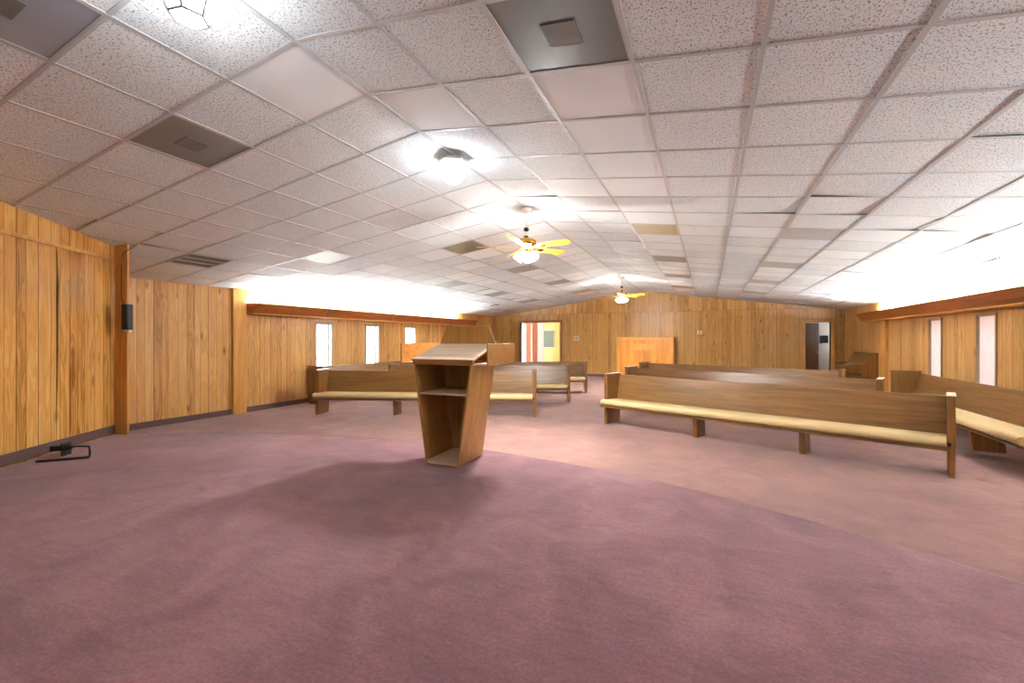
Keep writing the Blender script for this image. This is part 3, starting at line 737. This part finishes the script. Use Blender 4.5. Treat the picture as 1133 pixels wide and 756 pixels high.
# louvered return grille
p, an = slope_T(-8, 3)
r = empty('louver_grille', 'taupe louvered air grille with two dividing bars on the left slope', 'air grille', p); r.rotation_euler = (0, an, 0)
h = TP/2-.004; m = MB(); w = .03
m.box((-h, -h, -.004), (h, -h+w, .01)).box((-h, h-w, -.004), (h, h, .01)).box((-h, -h+w, -.004), (-h+w, h-w, .01)).box((h-w, -h+w, -.004), (h, h-w, .01))
for q in (-.1, .1): m.box((q-.013, -h+w, -.003), (q+.013, h-w, .008))
m.build('frame', M['tbar'], r)
m = MB()
for k in range(26):
    x = -h+w+.008+k*.0208
    m.hexa([(x, -h+w, .002), (x+.004, -h+w, .002), (x+.004, h-w, .002), (x, h-w, .002), (x+.012, -h+w, .022), (x+.016, -h+w, .022), (x+.016, h-w, .022), (x+.012, h-w, .022)])
m.build('louvers', M['louver'], r)
MB().box((-h, -h, .03), (h, h, .036)).build('duct', M['black'], r)
# small slot vent at the left back
x = -6.6; r = empty('slot_vent', 'tiny dark slot vent in the ceiling near the back left corner', 'slot vent', (x, 13.22, cz(x))); r.rotation_euler = (0, math.atan(-SL), 0)
MB().box((-.15, -.07, -.012), (.15, .07, .0)).build('frame', M['louver'], r, .003)
MB().box((-.13, -.012, -.016), (.13, .012, -.012)).box((-.13, -.045, -.016), (.13, -.025, -.012)).box((-.13, .025, -.016), (.13, .045, -.012)).build('slats', M['black'], r)

# ------------------------------------------------------------------ cove valances with fluorescent tubes
def cove(label, side, y0, y1, joints):
    """side +1 on the left wall"""
    xw = XL if side > 0 else XR_
    r = empty('cove_light', label, 'cove light', (xw, y0, 0))
    d = 1 if side > 0 else -1
    zb, zt = (1.925, 2.115) if side > 0 else (1.885, 2.075)
    L = y1-y0
    def pr(m, poly, a, b): m.prism([(d*p[0], p[1]) for p in poly], 'Y', a, b)
    m = MB(); pr(m, [(.0, zb-.02), (.235, zb-.02), (.24, zb), (.0, zb)], 0, L); m.build('ledge', M['trim'], r, .003)
    js = [0]+[q-y0 for q in joints]+[L]
    for a, b in zip(js, js[1:]):
        m = MB(); pr(m, [(.21, zb), (.232, zb), (.36, zt), (.338, zt)], a+.004, b-.004); m.build('fascia', M['valance'], r, .003)
    for q in js[1:-1]:
        m = MB(); pr(m, [(.234, zb+.002), (.238, zb+.002), (.366, zt), (.362, zt)], q-.008, q+.008); m.build('cleat', M['trim'], r)
    for q in (0, L):
        m = MB(); pr(m, [(.0, zb), (.21, zb), (.337, zt), (.0, zt)], q if q == 0 else q-.012, q+.012 if q == 0 else q); m.build('end_cap', M['valance'], r)
    k = 0; y = .12
    while y+1.22 < L-.05:
        MB().box((d*.15 if d > 0 else d*.20, y, zb+.002), (d*.20 if d > 0 else d*.15, y+1.22, zb+.146)).build('batten', M['white'], r)
        MB().tube([(d*.18, y+.02, zb+.166), (d*.18, y+1.20, zb+.166)], .017, 8).build('tube', M['tube'], r)
        y += 1.27
    return r
cove('long sloped wooden valance along the left wall above its three windows, glowing from behind', 1, 5.56, 14.30, [7.25, 9.6, 11.95])
cove('long sloped wooden valance along the right wall above its windows, glowing from behind', -1, .6, 14.1, [2.2, 4.6, 7.0, 9.4, 11.7])

# ------------------------------------------------------------------ lanterns
def lantern():
    r = empty('ceiling_lantern', '', 'ceiling lamp', group=None)
    n = 6
    MB().lathe([(0, .0), (.07, -.004), (.150, -.050), (.153, -.068), (.124, -.068), (.06, -.05), (0, -.05)], n, None, 0, False).build('cap', M['lead'], r)
    MB().lathe([(.122, -.069), (.072, -.235), (.055, -.240), (0, -.24)], n, None, 0, False).build('glass_body', M['lamp_cool'], r)
    m = MB()
    for k in range(n):
        a = 2*PI*k/n; c, s_ = math.cos(a), math.sin(a)
        m.tube([(.127*c, .127*s_, -.068), (.079*c, .079*s_, -.236)], .006, 6)
    m.build('ribs', M['lead'], r)
    m = MB()
    for k in range(n):
        a0, a1 = 2*PI*k/n, 2*PI*(k+1)/n
        m.tube([(.077*math.cos(a0), .077*math.sin(a0), -.236), (.077*math.cos(a1), .077*math.sin(a1), -.236)], .006, 6)
    m.build('bottom_ring', M['lead'], r)
    return r
ln = lantern(); ln['label'] = 'lit hexagonal glass lantern on the ceiling ridge straight above the lectern'
ln.location = (RX, 3.52, RZ-.012); ln.rotation_euler.z = .5
dup(ln, 'lit hexagonal glass lantern cut off by the top edge of the photo', (RX, 1.22, RZ-.012), .2)

# ------------------------------------------------------------------ ceiling fans
def fan():
    r = empty('ceiling_fan', '', 'ceiling fan')
    MB().lathe([(0, 0), (.075, 0), (.075, -.02), (.05, -.055), (.016, -.07), (0, -.07)], 24).build('canopy', M['white'], r)
    MB().tube([(0, 0, -.06), (0, 0, -.37)], .012).build('downrod', M['white'], r)
    MB().lathe([(0, -.245), (.03, -.262), (.036, -.28), (.03, -.30), (0, -.312)], 18).build('coupling', M['black'], r)
    MB().lathe([(0, -.36), (.03, -.365), (.04, -.39), (.09, -.405), (.13, -.43), (.135, -.47), (.11, -.50), (.075, -.51), (.07, -.54), (.05, -.555), (0, -.56)], 28).build('motor_housing', M['brass'], r)
    n = 5
    for k in range(n):
        a = 2*PI*k/n; T = Matrix.Rotation(a, 4, 'Z') @ Matrix.Translation((0, 0, -.515)) @ Matrix.Rotation(math.radians(-14), 4, 'X')
        pl = [(.20, -.050), (.26, -.058), (.59, -.072), (.64, -.064), (.66, -.03), (.66, .03), (.64, .064), (.59, .072), (.26, .058), (.20, .050)]
        b = MB().prism(pl, 'Z', -.004, .004).build('blade', M['blade'], r, .002)
        b.matrix_basis = T
        m = MB(); m.prism([(.08, -.016), (.18, -.02), (.24, -.04), (.28, -.03), (.30, 0), (.28, .03), (.24, .04), (.18, .02), (.08, .016)], 'Z', -.010, -.004)
        m.build('blade_iron', M['brass'], b)
    MB().lathe([(0, -.555), (.06, -.56), (.065, -.585), (.03, -.605), (0, -.61)], 20).build('light_fitter', M['brass'], r)
    for k in range(4):
        a = 2*PI*k/4+.6; T = Matrix.Rotation(a, 4, 'Z') @ Matrix.Translation((.055, 0, -.580)) @ Matrix.Rotation(math.radians(-38), 4, 'Y')
        b = MB().lathe([(.0, .02), (.018, .015), (.022, -.02), (.040, -.045), (.055, -.085), (.058, -.115), (.054, -.118), (.052, -.112), (.050, -.085), (.034, -.045)], 18, T).build('glass_shade', M['lamp_warm'], r)
        MB().lathe([(0, -.02), (.014, -.03), (.020, -.05), (.033, -.08), (.030, -.104), (.018, -.116), (0, -.12)], 14, T).build('bulb', M['bulb'], b)
        MB().lathe([(.019, .02), (.024, .018), (.024, -.018), (.022, -.02)], 14, T).build('shade_holder', M['brass'], b)
    m = MB().tube([(.03, -.04, -.60), (.03, -.04, -.78)], .002, 5); m.build('pull_chain', M['brass'], r)
    return r
fn = fan(); fn['label'] = 'near ceiling fan with golden blades and lit globes, hanging above the pew aisle'
fn.location = (RX, 5.32, RZ-.005); fn.rotation_euler.z = math.radians(60.3)
dup(fn, 'far ceiling fan hanging in front of the back wall peak, globes lit', (RX, 12.3, RZ-.005), math.radians(58))

# ------------------------------------------------------------------ light, world, camera
w = bpy.data.worlds.new('daylight'); bpy.context.scene.world = w; w.use_nodes = True
bg = w.node_tree.nodes['Background']; bg.inputs[0].default_value = (.86, .93, 1, 1); bg.inputs[1].default_value = 9.0
cam = bpy.data.cameras.new('camera'); co = bpy.data.objects.new('camera', cam); C.objects.link(co)
cam.sensor_width = 36; cam.lens = 36*480.8/1133; cam.shift_y = -(378-375.44)/1133
cam.clip_start = .05; cam.clip_end = 200
co.location = (0, 0, EYE); co.rotation_euler = (PI/2, 0, .4239)
sc = bpy.context.scene; sc.camera = co
sc.view_settings.view_transform = 'Standard'; sc.view_settings.look = 'None'; sc.view_settings.gamma = 1
sc.view_settings.exposure = 1.68
try:
    sc.view_settings.use_curve_mapping = False
    sc.cycles.use_denoising = True; sc.cycles.max_bounces = 16; sc.cycles.diffuse_bounces = 10
    sc.cycles.glossy_bounces = 4; sc.cycles.transmission_bounces = 6; sc.cycles.caustics_reflective = False
    sc.cycles.sample_clamp_indirect = 20
except Exception as e: print(e)
